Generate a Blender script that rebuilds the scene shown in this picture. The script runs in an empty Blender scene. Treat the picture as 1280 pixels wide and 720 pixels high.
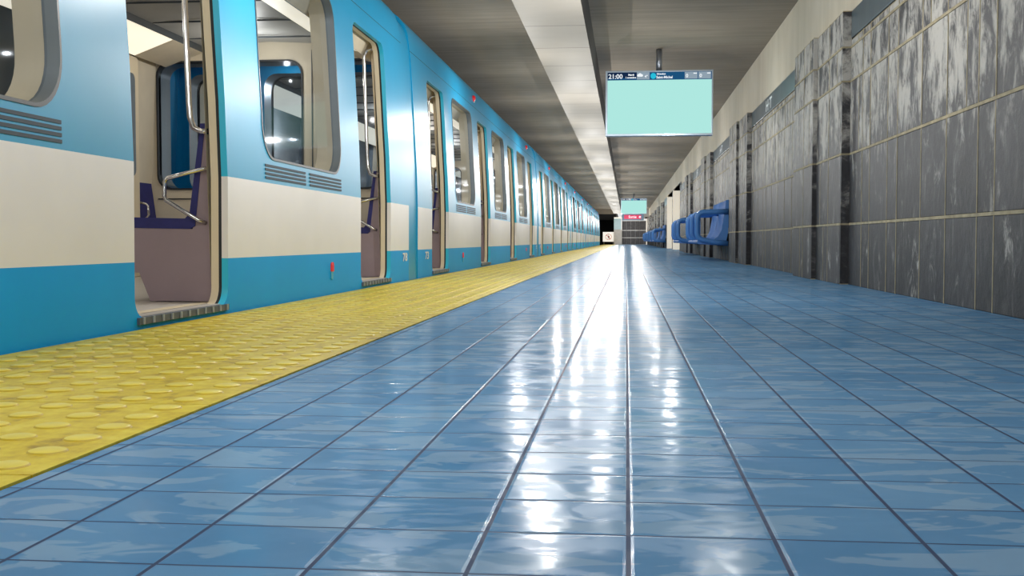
import bpy, bmesh, math, random
from mathutils import Vector, Matrix
from mathutils.geometry import delaunay_2d_cdt
random.seed(7)
SC = bpy.context.scene
COL = SC.collection
PI = math.pi

# ------------------------------------------------------------------ materials
def srgb(r, g, b):
    def f(c):
        c /= 255.0
        return c / 12.92 if c <= 0.04045 else ((c + 0.055) / 1.055) ** 2.4
    return (f(r), f(g), f(b), 1.0)

class NT:
    def __init__(s, name):
        s.m = bpy.data.materials.new(name); s.m.use_nodes = True
        s.t = s.m.node_tree; s.b = s.t.nodes['Principled BSDF']
        s.out = s.t.nodes['Material Output']
    def n(s, typ, **kw):
        nd = s.t.nodes.new(typ)
        for k, v in kw.items(): setattr(nd, k, v)
        return nd
    def put(s, sock, v):
        if hasattr(v, 'is_output'): s.t.links.new(v, sock)
        else: sock.default_value = v
    def math(s, op, a, b=None, c=None, clamp=False):
        nd = s.n('ShaderNodeMath', operation=op); nd.use_clamp = clamp
        s.put(nd.inputs[0], a)
        if b is not None: s.put(nd.inputs[1], b)
        if c is not None: s.put(nd.inputs[2], c)
        return nd.outputs[0]
    def coord(s): return s.n('ShaderNodeTexCoord').outputs['Object']
    def mapped(s, scale, src=None, loc=(0, 0, 0)):
        mp = s.n('ShaderNodeMapping'); mp.inputs['Scale'].default_value = scale; mp.inputs['Location'].default_value = loc
        s.put(mp.inputs['Vector'], src if src is not None else s.coord()); return mp.outputs[0]
    def noise(s, vec, scale, detail=4, rough=0.55, dist=0.0):
        nd = s.n('ShaderNodeTexNoise'); s.put(nd.inputs['Vector'], vec)
        nd.inputs['Scale'].default_value = scale; nd.inputs['Detail'].default_value = detail
        nd.inputs['Roughness'].default_value = rough; nd.inputs['Distortion'].default_value = dist
        return nd.outputs['Fac']
    def ramp(s, fac, stops, interp='LINEAR'):
        r = s.n('ShaderNodeValToRGB'); s.put(r.inputs[0], fac); cr = r.color_ramp; cr.interpolation = interp
        while len(cr.elements) < len(stops): cr.elements.new(0.5)
        for e, (p, c) in zip(cr.elements, stops): e.position = p; e.color = c
        return r.outputs[0]
    def mix(s, fac, a, b):
        m = s.n('ShaderNodeMix', data_type='RGBA'); s.put(m.inputs[0], fac); s.put(m.inputs[6], a); s.put(m.inputs[7], b)
        return m.outputs[2]
    def smooth(s, v, lo, hi, a=0.0, b=1.0):
        m = s.n('ShaderNodeMapRange', interpolation_type='SMOOTHSTEP')
        s.put(m.inputs[0], v); m.inputs[1].default_value = lo; m.inputs[2].default_value = hi
        m.inputs[3].default_value = a; m.inputs[4].default_value = b
        return m.outputs[0]
    def bump(s, h, strength=0.3, dist=0.01):
        b = s.n('ShaderNodeBump'); b.inputs['Strength'].default_value = strength; b.inputs['Distance'].default_value = dist
        s.put(b.inputs['Height'], h); s.t.links.new(b.outputs[0], s.b.inputs['Normal']); return b
    def sepxyz(s, v=None):
        sp = s.n('ShaderNodeSeparateXYZ'); s.put(sp.inputs[0], v if v is not None else s.coord()); return sp.outputs

def simple(name, col, rough=0.5, metal=0.0, coat=0.0, var=0.0, scale=6.0, emit=None, es=0.0, spec=0.5):
    t = NT(name)
    c = srgb(*col)
    if var > 0:
        nz = t.noise(t.coord(), scale)
        lo = tuple(max(0, x * (1 - var)) for x in c[:3]) + (1,); hi = tuple(min(1, x * (1 + var)) for x in c[:3]) + (1,)
        t.put(t.b.inputs['Base Color'], t.ramp(nz, [(0.3, lo), (0.7, hi)]))
    else:
        t.b.inputs['Base Color'].default_value = c
    t.b.inputs['Roughness'].default_value = rough; t.b.inputs['Metallic'].default_value = metal
    t.b.inputs['Coat Weight'].default_value = coat; t.b.inputs['Coat Roughness'].default_value = 0.12
    t.b.inputs['Specular IOR Level'].default_value = spec
    if emit:
        t.b.inputs['Emission Color'].default_value = srgb(*emit); t.b.inputs['Emission Strength'].default_value = es
    return t.m

M = {}
M['blue_paint'] = simple('blue_paint', (16, 158, 206), 0.36, 0.0, 0.0, 0.03, 2.0, spec=0.38)
M['lower_blue_lifted'] = simple('lower_blue_lifted', (8, 166, 244), 0.5, 0.0, 0.0, 0.03, 2.0, spec=0.15)  # same livery blue, lightened to offset the dim light low on the body
M['white_paint'] = simple('white_paint', (240, 238, 238), 0.42, 0.0, 0.0, 0.02, 3.0)
M['lip_paint'] = simple('lip_paint', (52, 196, 236), 0.35)
M['beige'] = simple('beige', (226, 212, 184), 0.5, var=0.03)
M['beige_wall'] = simple('beige_wall', (214, 202, 178), 0.5, var=0.04)
M['rubber'] = simple('rubber', (30, 34, 40), 0.6, var=0.1)
M['window_rim'] = simple('window_rim', (120, 130, 138), 0.35, 0.3, var=0.05)
M['dark_rim'] = simple('dark_rim', (62, 70, 76), 0.4)
M['purple_panel'] = simple('purple_panel', (150, 134, 142), 0.6, var=0.04)
M['navy_cushion'] = simple('navy_cushion', (40, 42, 108), 0.7, var=0.12, scale=20)
M['chrome'] = simple('chrome', (205, 205, 208), 0.15, 1.0)
M['car_floor'] = simple('car_floor', (205, 200, 192), 0.35, var=0.05)
M['car_ceiling'] = simple('car_ceiling', (168, 168, 164), 0.5, var=0.04)
M['light_cover'] = simple('light_cover', (240, 232, 212), 0.5, emit=(255, 244, 220), es=0.85)
M['vent'] = simple('vent', (52, 70, 84), 0.6)
M['red_lens'] = simple('red_lens', (205, 40, 45), 0.25, emit=(220, 40, 45), es=0.25)
M['lamp_white'] = simple('lamp_white', (230, 228, 224), 0.3)
M['cyan_lens'] = simple('cyan_lens', (34, 168, 210), 0.3)
M['sill'] = simple('sill', (84, 94, 106), 0.5, 0.0, var=0.1)
M['sill_gap'] = simple('sill_gap', (150, 160, 168), 0.4, 0.0)
M['grime_metal'] = simple('grime_metal', (60, 58, 56), 0.6, 0.3, var=0.2)
M['number_white'] = simple('number_white', (235, 240, 242), 0.5)
M['bench_blue'] = simple('bench_blue', (78, 136, 206), 0.45, 0, 0.05, 0.04, 4)
M['steel_dark'] = simple('steel_dark', (150, 156, 166), 0.28, 0.7)
M['screen_frame'] = simple('screen_frame', (176, 190, 204), 0.3, 0.5)
M['black'] = simple('black', (10, 10, 11), 0.8)
M['white_sheet'] = simple('white_sheet', (244, 240, 234), 0.5, emit=(244, 240, 234), es=0.45)
M['red_ring'] = simple('red_ring', (196, 96, 92), 0.5)
M['pict_dark'] = simple('pict_dark', (96, 70, 68), 0.6)
M['exit_red'] = simple('exit_red', (205, 52, 92), 0.5, emit=(205, 52, 92), es=0.5)
M['pink_text'] = simple('pink_text', (255, 225, 235), 0.5, emit=(255, 215, 228), es=0.7)
M['lintel_blue'] = simple('lintel_blue', (120, 150, 176), 0.5, var=0.05)
M['teal_panel'] = simple('teal_panel', (146, 176, 182), 0.4, var=0.05)
M['white_jamb_glow'] = simple('white_jamb_glow', (236, 228, 214), 0.5, emit=(236, 228, 214), es=0.35)  # own glow stands in for light falling on the white faces

def glass(name, tint, refl=0.12):
    t = NT(name); t.t.nodes.remove(t.b)
    tr = t.n('ShaderNodeBsdfTransparent'); tr.inputs[0].default_value = srgb(*tint)
    gl = t.n('ShaderNodeBsdfGlossy'); gl.inputs['Roughness'].default_value = 0.05; gl.inputs[0].default_value = (.9, .95, 1, 1)
    fr = t.n('ShaderNodeFresnel'); fr.inputs[0].default_value = 1.45
    mx = t.n('ShaderNodeMixShader'); f = t.math('MULTIPLY', fr.outputs[0], refl)
    t.put(mx.inputs[0], f); t.t.links.new(tr.outputs[0], mx.inputs[1]); t.t.links.new(gl.outputs[0], mx.inputs[2])
    t.t.links.new(mx.outputs[0], t.out.inputs[0]); return t.m
M['glass'] = glass('car_glass', (226, 232, 238), 0.35)
M['end_glass'] = glass('end_glass', (222, 229, 236), 0.4)

TX0, TW, TY0 = 0.004, 0.1845, 1.436
def floor_material():
    t = NT('blue_floor_tile')
    x, y, z = t.sepxyz()
    def edge(v, off):
        u = t.math('FRACT', t.math('ADD', t.math('DIVIDE', t.math('SUBTRACT', v, off), TW), 200.0))
        return t.math('MULTIPLY', t.math('MINIMUM', u, t.math('SUBTRACT', 1.0, u)), TW)
    def cell(v, off): return t.math('FLOOR', t.math('DIVIDE', t.math('SUBTRACT', v, off), TW))
    dx, dy = edge(x, TX0), edge(y, TY0)
    d = t.math('MINIMUM', t.math('SUBTRACT', dx, 0.0006), dy)
    grout = t.smooth(d, 0.0016, 0.0032, 1.0, 0.0)
    bevel = t.smooth(d, 0.0020, 0.0070)
    cv = t.n('ShaderNodeCombineXYZ'); t.put(cv.inputs[0], cell(x, TX0)); t.put(cv.inputs[1], cell(y, TY0))
    wn = t.n('ShaderNodeTexWhiteNoise', noise_dimensions='3D'); t.put(wn.inputs[0], cv.outputs[0])
    big = t.noise(t.mapped((1.2, 1.2, 1)), 2.0, 5, 0.6, 0.6)
    base = t.ramp(t.math('ADD', t.math('MULTIPLY', wn.outputs[0], 0.35), t.math('MULTIPLY', big, 0.65)),
                  [(0.25, srgb(84, 136, 182)), (0.75, srgb(106, 154, 196))])
    refl_patch = t.noise(t.mapped((2.6, 5.5, 1)), 1.9, 4, 0.55, 0.9)
    base = t.mix(t.smooth(refl_patch, 0.51, 0.56, 0.0, 0.36), base, srgb(160, 186, 206))  # pale wall reflections painted into the tile colour as patches
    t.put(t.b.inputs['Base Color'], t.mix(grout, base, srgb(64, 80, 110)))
    wear = t.noise(t.mapped((3.0, 5.0, 1)), 2.2, 5, 0.62, 1.2)
    rough = t.smooth(wear, 0.47, 0.55, 0.14, 0.27)
    t.put(t.b.inputs['Roughness'], t.math('ADD', rough, t.math('MULTIPLY', grout, 0.3)))
    t.b.inputs['Specular IOR Level'].default_value = 0.38
    # slightly cushioned tiles, each tilted a hair, with a hand-glazed waviness
    cr = t.n('ShaderNodeSeparateColor'); t.put(cr.inputs[0], wn.outputs[1])
    tilt = t.math('MULTIPLY', t.math('SUBTRACT', cr.outputs[0], 0.5), t.math('SUBTRACT', y, t.math('MULTIPLY', cell(y, TY0), TW)))
    wav = t.noise(t.mapped((1.0, 1.0, 1)), 7.0, 2, 0.5)
    h = t.math('ADD', t.math('MULTIPLY', bevel, 0.0008), t.math('ADD', t.math('MULTIPLY', wav, 0.0020), t.math('MULTIPLY', tilt, 0.006)))
    bmp = t.bump(h, 0.9, 1.0)
    df = t.n('ShaderNodeBsdfDiffuse'); t.t.links.new(t.b.inputs['Base Color'].links[0].from_socket, df.inputs[0])
    mx = t.n('ShaderNodeMixShader'); mx.inputs[0].default_value = 0.68
    t.t.links.new(t.b.outputs[0], mx.inputs[1]); t.t.links.new(df.outputs[0], mx.inputs[2]); t.t.links.new(mx.outputs[0], t.out.inputs[0])
    return t.m
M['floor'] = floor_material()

def tactile_material():
    t = NT('yellow_tactile')
    x, y, z = t.sepxyz()
    n1 = t.noise(t.mapped((3, 1.2, 1)), 4.0, 6, 0.65)
    n2 = t.noise(t.coord(), 22.0, 4, 0.6)
    f = t.math('ADD', t.math('MULTIPLY', n1, 0.6), t.math('MULTIPLY', n2, 0.4))
    t.put(t.b.inputs['Base Color'], t.ramp(f, [(0.34, srgb(150, 118, 6)), (0.46, srgb(212, 184, 26)), (0.56, srgb(228, 206, 50)), (0.68, srgb(240, 222, 96))]))
    t.b.inputs['Roughness'].default_value = 0.45
    t.bump(n2, 0.2, 0.004)
    return t.m
M['yellow'] = tactile_material()
M['yellow_dome'] = simple('yellow_dome', (236, 218, 92), 0.4, var=0.08, scale=12)
M['yellow_side'] = simple('yellow_side', (196, 168, 30), 0.5, var=0.1, scale=12)

def concrete(name, c0, c1, stretch, rough=0.85, seams=None):
    t = NT(name)
    a = t.noise(t.mapped(stretch), 1.0, 6, 0.6)
    b = t.noise(t.coord(), 1.1, 3, 0.5)
    f = t.math('ADD', t.math('MULTIPLY', a, 0.6), t.math('MULTIPLY', b, 0.4))
    c = t.ramp(f, [(0.35, srgb(*c0)), (0.65, srgb(*c1))])
    if seams:
        y = t.sepxyz()[1]
        u = t.math('FRACT', t.math('ADD', t.math('DIVIDE', t.math('SUBTRACT', y, seams[0]), seams[1]), 50.0))
        dd = t.math('MULTIPLY', t.math('MINIMUM', u, t.math('SUBTRACT', 1.0, u)), seams[1])
        c = t.mix(t.smooth(dd, 0.008, 0.022, 1.0, 0.0), c, srgb(50, 46, 42))
    t.put(t.b.inputs['Base Color'], c); t.b.inputs['Roughness'].default_value = rough
    t.bump(a, 0.25, 0.01)
    return t
M['ceiling'] = concrete('ceiling_concrete', (122, 113, 100), (146, 136, 122), (0.7, 9.0, 1.0)).m
M['cream'] = concrete('cream_concrete', (208, 198, 178), (226, 216, 198), (1.0, 3.0, 0.5)).m
_tr = concrete('trough_panel', (124, 119, 111), (140, 135, 126), (1.0, 2.0, 1.0), 0.6, (10.75, 1.39))
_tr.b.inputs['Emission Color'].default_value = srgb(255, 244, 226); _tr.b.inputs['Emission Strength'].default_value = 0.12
M['trough'] = _tr.m
M['trough_side'] = concrete('trough_side', (74, 72, 70), (88, 86, 84), (1.0, 4.0, 1.0)).m
M['tunnel'] = concrete('tunnel_concrete', (40, 38, 36), (60, 56, 52), (1.0, 2.0, 1.0)).m
M['track'] = concrete('track_bed', (50, 46, 42), (74, 68, 60), (3.0, 3.0, 1.0)).m
M['edge_stone'] = concrete('edge_stone', (120, 118, 112), (150, 146, 138), (3.0, 3.0, 1.0)).m
M['end_grey'] = concrete('end_grey', (168, 164, 158), (190, 186, 180), (3.0, 3.0, 3.0)).m

def slate_material():
    t = NT('slate_tile')
    oc = t.coord(); x, y, z = t.sepxyz(oc)
    rnd = t.n('ShaderNodeNewGeometry').outputs['Random Per Island']
    off = t.n('ShaderNodeCombineXYZ'); t.put(off.inputs[0], t.math('MULTIPLY', rnd, 37.0)); t.put(off.inputs[1], t.math('MULTIPLY', rnd, 19.0)); t.put(off.inputs[2], t.math('MULTIPLY', rnd, 53.0))
    va = t.n('ShaderNodeVectorMath', operation='ADD'); t.put(va.inputs[0], oc); t.put(va.inputs[1], off.outputs[0]); v = va.outputs[0]
    fine = t.noise(t.mapped((9, 9, 7), v), 1.8, 8, 0.68)
    streak = t.noise(t.mapped((1, 4.2, 1.9), v), 1.6, 9, 0.72, 0.9)
    big = t.noise(t.mapped((1, 2.2, 1.5), v), 1.4, 4, 0.55)
    base = t.ramp(t.math('ADD', t.math('MULTIPLY', fine, 0.6), t.math('MULTIPLY', rnd, 0.4)),
                  [(0.2, srgb(34, 33, 36)), (0.5, srgb(52, 51, 55)), (0.8, srgb(74, 72, 76))])
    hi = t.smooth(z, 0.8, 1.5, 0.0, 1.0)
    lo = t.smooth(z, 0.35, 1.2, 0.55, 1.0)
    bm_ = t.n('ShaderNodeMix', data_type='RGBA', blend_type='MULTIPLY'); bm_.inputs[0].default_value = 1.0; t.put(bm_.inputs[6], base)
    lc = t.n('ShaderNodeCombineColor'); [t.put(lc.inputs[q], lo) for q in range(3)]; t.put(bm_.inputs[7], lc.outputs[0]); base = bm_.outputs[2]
    m = t.math('ADD', t.math('MULTIPLY', streak, 0.55), t.math('ADD', t.math('MULTIPLY', fine, 0.15), t.math('MULTIPLY', big, 0.35)))
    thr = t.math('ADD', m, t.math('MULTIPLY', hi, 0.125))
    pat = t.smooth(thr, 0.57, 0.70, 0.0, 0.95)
    base = t.mix(t.smooth(streak, 0.46, 0.74, 0.0, 0.3), base, srgb(150, 147, 146))
    c = t.mix(pat, base, srgb(194, 190, 183))
    dark = t.smooth(fine, 0.36, 0.28, 0.0, 0.75)
    c = t.mix(dark, c, srgb(36, 34, 35))
    t.put(t.b.inputs['Base Color'], c)
    t.put(t.b.inputs['Roughness'], t.math('ADD', 0.6, t.math('MULTIPLY', pat, 0.2)))
    t.bump(t.math('ADD', fine, t.math('MULTIPLY', streak, 0.5)), 0.35, 0.012)
    return t.m
M['slate'] = slate_material()
M['slate_dark'] = simple('slate_dark', (70, 67, 68), 0.6, var=0.35, scale=5)
M['bench_shell'] = simple('bench_shell', (54, 108, 178), 0.6, 0, 0, 0.04, 4, spec=.2)
M['grout'] = simple('tan_grout', (168, 156, 128), 0.85, var=0.25, scale=14)
def band_material():
    t = NT('name_band_metal')
    n = t.noise(t.mapped((1, 2, 1)), 1.5, 3)
    t.put(t.b.inputs['Base Color'], t.ramp(n, [(0.3, srgb(92, 108, 118)), (0.7, srgb(112, 126, 134))]))
    t.b.inputs['Metallic'].default_value = 0.35; t.b.inputs['Roughness'].default_value = 0.3
    return t.m
M['band'] = band_material()
def screen_mat(name, col, es):
    return simple(name, (4, 4, 4), 1.0, emit=col, es=es, spec=0.0)
M['screen'] = screen_mat('screen_turquoise', (176, 234, 226), 0.98)
M['hdr_navy'] = screen_mat('header_navy', (28, 84, 128), 0.9)
M['hdr_dark'] = screen_mat('header_dark', (22, 44, 76), 0.9)
M['hdr_grey'] = screen_mat('header_grey', (150, 168, 182), 0.9)
M['hdr_white'] = screen_mat('header_white', (240, 246, 250), 1.0)
M['hdr_cyan'] = screen_mat('header_cyan', (40, 188, 216), 1.0)

# ------------------------------------------------------------------ mesh helpers
class MB:
    def __init__(s): s.v = []; s.f = []; s.mi = []; s.mats = []; s.sm = []
    def mat(s, m):
        if m not in s.mats: s.mats.append(m)
        return s.mats.index(m)
    def face(s, idx, m, smooth=False): s.f.append(tuple(idx)); s.mi.append(s.mat(m)); s.sm.append(smooth)
    def quad(s, a, b, c, d, m):
        k = len(s.v); s.v += [a, b, c, d]; s.face((k, k + 1, k + 2, k + 3), m)
    def box(s, x0, x1, y0, y1, z0, z1, m, bev=0.0):
        if bev <= 0:
            k = len(s.v)
            s.v += [(x, y, z) for z in (z0, z1) for x, y in ((x0, y0), (x1, y0), (x1, y1), (x0, y1))]
            for q in ((3, 2, 1, 0), (4, 5, 6, 7), (0, 1, 5, 4), (1, 2, 6, 5), (2, 3, 7, 6), (3, 0, 4, 7)): s.face([k + i for i in q], m)
        else:
            bm = bmesh.new(); bmesh.ops.create_cube(bm, size=1.0)
            for v in bm.verts:
                v.co = Vector((x0 + (v.co.x + .5) * (x1 - x0), y0 + (v.co.y + .5) * (y1 - y0), z0 + (v.co.z + .5) * (z1 - z0)))
            bmesh.ops.bevel(bm, geom=bm.edges[:], offset=bev, segments=2, profile=0.6, affect='EDGES')
            s.add_bm(bm, m)
    def add_bm(s, bm, m, smooth=False):
        k = len(s.v); bm.verts.index_update()
        s.v += [tuple(v.co) for v in bm.verts]
        for f in bm.faces: s.face([k + v.index for v in f.verts], m, smooth)
        bm.free()
    def prism(s, pts, axis, a, b, m, smooth=False):
        # pts: 2D polygon (CCW not required); axis 'x','y','z' extruded a..b
        def P(p, t):
            return {'y': (p[0], t, p[1]), 'x': (t, p[0], p[1]), 'z': (p[0], p[1], t)}[axis]
        k = len(s.v); n = len(pts)
        s.v += [P(p, a) for p in pts] + [P(p, b) for p in pts]
        s.face([k + i for i in range(n)], m); s.face([k + n + i for i in reversed(range(n))], m)
        for i in range(n):
            j = (i + 1) % n; s.face((k + i, k + n + i, k + n + j, k + j), m, smooth)
    def tube(s, path, r, m, seg=10, closed=False):
        pts = [Vector(p) for p in path]; n = len(pts); rings = []
        up = None
        for i, p in enumerate(pts):
            if closed: t = (pts[(i + 1) % n] - pts[i - 1]).normalized()
            else: t = (pts[min(i + 1, n - 1)] - pts[max(i - 1, 0)]).normalized()
            if up is None:
                up = Vector((0, 0, 1)) if abs(t.z) < .9 else Vector((0, 1, 0))
            side = t.cross(up).normalized(); up = side.cross(t).normalized()
            rr = r[i] if isinstance(r, (list, tuple)) else r
            k = len(s.v); rings.append(k)
            for j in range(seg):
                a = 2 * PI * j / seg; s.v.append(tuple(p + side * (rr * math.cos(a)) + up * (rr * math.sin(a))))
        for i in range(n if closed else n - 1):
            a, b = rings[i], rings[(i + 1) % n]
            for j in range(seg):
                j2 = (j + 1) % seg; s.face((a + j, b + j, b + j2, a + j2), m, True)
        if not closed:
            s.face([rings[0] + j for j in range(seg)], m); s.face([rings[-1] + j for j in reversed(range(seg))], m)
    def mesh(s, name):
        me = bpy.data.meshes.new(name); me.from_pydata(s.v, [], s.f)
        for m in s.mats: me.materials.append(M[m])
        me.polygons.foreach_set('material_index', s.mi); me.polygons.foreach_set('use_smooth', s.sm)
        me.update(); return me
    def build(s, name, parent=None, fix=True):
        me = s.mesh(name)
        if fix:
            bm = bmesh.new(); bm.from_mesh(me); bmesh.ops.recalc_face_normals(bm, faces=bm.faces[:]); bm.to_mesh(me); bm.free()
        o = bpy.data.objects.new(name, me); COL.objects.link(o)
        if parent is not None: o.parent = parent
        return o

def tag(o, label, cat, group=None, kind=None):
    o['label'] = label; o['category'] = cat
    if group: o['group'] = group
    if kind: o['kind'] = kind
    return o
def struct(o): o['kind'] = 'structure'; return o
def empty(name, loc=(0, 0, 0)):
    o = bpy.data.objects.new(name, None); o.location = loc; o.empty_display_size = 0.2; COL.objects.link(o); return o
def copy_tree(o, parent=None):
    c = o.copy(); COL.objects.link(c); c.parent = parent
    if parent is not None: c.matrix_parent_inverse = o.matrix_parent_inverse.copy()
    for ch in [k for k in o.children]: copy_tree(ch, c)
    return c
def text_into(mb, txt, size, origin, ux, uy, m, align='LEFT', sx=1.0, bold=0.0):
    cu = bpy.data.curves.new('t', 'FONT'); cu.body = txt; cu.size = size; cu.align_x = align; cu.resolution_u = 3
    cu.fill_mode = 'FRONT'; cu.offset = bold
    ob = bpy.data.objects.new('t', cu); COL.objects.link(ob)
    bpy.context.view_layer.update()
    dg = bpy.context.evaluated_depsgraph_get(); me = bpy.data.meshes.new_from_object(ob.evaluated_get(dg))
    O, X, Y = Vector(origin), Vector(ux), Vector(uy); k = len(mb.v)
    mb.v += [tuple(O + X * (v.co.x * sx) + Y * v.co.y) for v in me.vertices]
    for p in me.polygons: mb.face([k + i for i in p.vertices], m)
    bpy.data.objects.remove(ob); bpy.data.curves.remove(cu); bpy.data.meshes.remove(me)

def rrect(x0, x1, z0, z1, rt, rb, seg=6):
    pts = []
    def arc(cx, cz, r, a0):
        for i in range(seg + 1):
            a = a0 + (PI / 2) * i / seg; pts.append((cx + r * math.cos(a), cz + r * math.sin(a)))
    arc(x1 - rt, z1 - rt, rt, 0); arc(x0 + rt, z1 - rt, rt, PI / 2); arc(x0 + rb, z0 + rb, rb, PI); arc(x1 - rb, z0 + rb, rb, 1.5 * PI)
    return pts
def inside(p, poly):
    x, y = p; c = False; j = len(poly) - 1
    for i in range(len(poly)):
        xi, yi = poly[i]; xj, yj = poly[j]
        if (yi > y) != (yj > y) and x < (xj - xi) * (y - yi) / (yj - yi) + xi: c = not c
        j = i
    return c
def holed(u0, u1, levels, holes):
    verts, edges = [], []
    def loop(pts):
        k = len(verts); verts.extend(Vector(p) for p in pts); n = len(pts)
        edges.extend((k + i, k + (i + 1) % n) for i in range(n))
    z0, z1 = levels[0], levels[-1]
    loop([(u0, z0), (u1, z0), (u1, z1), (u0, z1)])
    for h in holes: loop(h)
    for z in levels[1:-1]:
        k = len(verts); verts.extend((Vector((u0, z)), Vector((u1, z)))); edges.append((k, k + 1))
    r = delaunay_2d_cdt(verts, edges, [], 0, 1e-6)
    V = [tuple(v) for v in r[0]]; F = []
    for f in r[2]:
        c = (sum(V[i][0] for i in f) / len(f), sum(V[i][1] for i in f) / len(f))
        if any(inside(c, h) for h in holes): continue
        F.append(f)
    return V, F

# ------------------------------------------------------------------ camera
H = 0.38; F_PX = 1400.0
pitch = math.atan((360 - 300.5) / F_PX); yaw = math.atan((783 - 640) / F_PX * math.cos(pitch))
cam_d = bpy.data.cameras.new('camera'); cam = bpy.data.objects.new('camera', cam_d); COL.objects.link(cam)
cam_d.sensor_width = 36; cam_d.lens = F_PX / 1280 * 36; cam_d.clip_start = 0.05; cam_d.clip_end = 400
cam.location = (0, 0, H); cam.rotation_euler = (PI / 2 - pitch, 0, yaw)
SC.camera = cam

# ------------------------------------------------------------------ station shell
Y0, YEND = -3.5, 100.0
XT, XY, XW, HC = -2.04, -0.945, 1.905, 3.13
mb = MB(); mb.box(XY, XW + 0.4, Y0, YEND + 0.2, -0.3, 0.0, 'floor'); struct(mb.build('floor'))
# tactile strip: slabs of .775 with truncated domes
mb = MB()
TS = 0.775
xs = [XY - TS, XY]
def slab(x0, x1, y0, y1): mb.box(x0 + .0025, x1 - .0025, y0 + .0025, y1 - .0025, -0.04, 0.004, 'yellow')
ys = 6.5 * H - TS * 12
k = 0
while ys + k * TS < YEND:
    y0 = ys + k * TS
    if y0 > Y0 - 1:
        slab(XY - TS, XY, y0, y0 + TS); slab(XT, XY - TS, y0, y0 + TS)
        p = TS / 6
        if y0 < 45:
            seg = 18 if y0 < 7 else (10 if y0 < 20 else 6)
            for i in range(6):
                yc = y0 + p * (i + .5)
                for j in range(9):
                    xc = XY - p * (j + .62)
                    if xc < XT + 0.03: continue
                    kk = len(mb.v)
                    for r, z in ((.036, .004), (.033, .0068), (.026, .009)):
                        mb.v += [(xc + r * math.cos(2 * PI * q / seg), yc + r * math.sin(2 * PI * q / seg), z) for q in range(seg)]
                    for a in range(2):
                        for q in range(seg):
                            q2 = (q + 1) % seg; mb.face((kk + a * seg + q, kk + a * seg + q2, kk + (a + 1) * seg + q2, kk + (a + 1) * seg + q), 'yellow_side' if a == 0 else 'yellow_dome', True)
                    mb.face([kk + 2 * seg + q for q in range(seg)], 'yellow_dome', True)
    k += 1
struct(mb.build('floor_tactile_strip', fix=False))
mb = MB(); mb.box(XT + .002, XY - .001, Y0, YEND, -1.1, -0.02, 'grime_metal'); struct(mb.build('platform_edge'))
mb = MB(); mb.box(-5.6, XT, Y0 - 4, 135, -1.3, -1.1, 'track'); struct(mb.build('track_bed'))
mb = MB(); mb.box(-5.7, -5.45, Y0 - 4, 135, -1.2, HC, 'end_grey'); struct(mb.build('wall_left'))
mb = MB(); mb.box(-5.7, 2.4, Y0, YEND + 0.4, HC, HC + 0.25, 'ceiling'); struct(mb.build('ceiling'))
# dropped ceiling trough
mb = MB()
mb.quad((-1.107, Y0, 2.686), (-0.448, Y0, 2.686), (-0.448, 97, 2.686), (-1.107, 97, 2.686), 'trough')
mb.box(-0.462, -0.448, Y0, 97, 2.688, HC - .001, 'trough_side'); mb.box(-1.107, -1.093, Y0, 97, 2.688, HC - .001, 'trough_side')
mb.box(-1.107, -0.448, 96.98, 97, 2.688, HC - .001, 'trough_side')
struct(mb.build('ceiling_trough', fix=False))
# cream upper wall
mb = MB()
mb.box(1.95, 2.2, Y0, 40.6, 2.30, HC, 'cream'); mb.box(1.95, 2.2, 40.6, 53.9, 2.44, HC, 'cream'); mb.box(1.95, 2.2, 53.9, YEND, 2.30, HC, 'cream')
struct(mb.build('wall_right_upper'))

# slate bays
ROWS = [0.0, 0.52, 1.12, 1.74, 2.03, 2.34]
def tiles(mb, x, y0, y1, rows, cuts=None, back=0.3):
    """cladding facing -X: bevelled slate slabs standing in front of a tan grout bed"""
    if cuts is None:
        cuts = [y0]; pat = [.6, .3, .6, .62, .58]; i = random.randrange(5)
        while cuts[-1] < y1 - .75: cuts.append(cuts[-1] + pat[i % 5] * random.uniform(.95, 1.05)); i += 1
        cuts.append(y1)
    mb.box(x + .004, x + back, y0 + .001, y1, rows[0], rows[-1], 'grout')
    for zz in rows[1:-1]: mb.box(x - .004, x + .01, y0 + .001, y1 - .001, zz - .0095, zz + .0095, 'grout')
    for cc in cuts[1:-1]: mb.box(x - .003, x + .01, cc - .006, cc + .006, rows[0], rows[-1], 'grout')
    for r in range(len(rows) - 1):
        for a, b in zip(cuts, cuts[1:]):
            subs = [a, b]
            if b - a > .5 and random.random() < .22: subs = [a, a + (b - a) * random.choice((.3, .36, .66)), b]
            if len(subs) > 2: mb.box(x - .002, x + .01, subs[1] - .005, subs[1] + .005, rows[r], rows[r + 1], 'grout')
            for s0, s1 in zip(subs, subs[1:]):
                gz, gy = .009, .0055
                d = random.uniform(-.003, .003)
                za, zb, ya, yb = rows[r] + gz, rows[r + 1] - gz, s0 + gy, s1 - gy
                if rows[r] == 0: za = 0.0
                e = .007
                k = len(mb.v)
                for X, q in ((x + .02, 0), (x + .0025 + d * .4, 0), (x + d * .4 - .001, .004)):
                    mb.v += [(X, ya + q, za + q), (X, yb - q, za + q), (X, yb - q, zb - q), (X, ya + q, zb - q)]
                for l in (0, 4):
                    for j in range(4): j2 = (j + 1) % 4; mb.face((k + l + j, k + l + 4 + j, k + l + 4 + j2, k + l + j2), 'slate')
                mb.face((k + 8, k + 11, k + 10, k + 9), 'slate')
def face_tiles(mb, y, x0, x1, rows):
    """pilaster end face looking back down the platform (-Y)"""
    for r in range(len(rows) - 1):
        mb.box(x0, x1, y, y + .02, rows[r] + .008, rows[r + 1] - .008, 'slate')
    mb.box(x0 + .001, x1, y + .003, y + .02, rows[0], rows[-1], 'grout')

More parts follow.
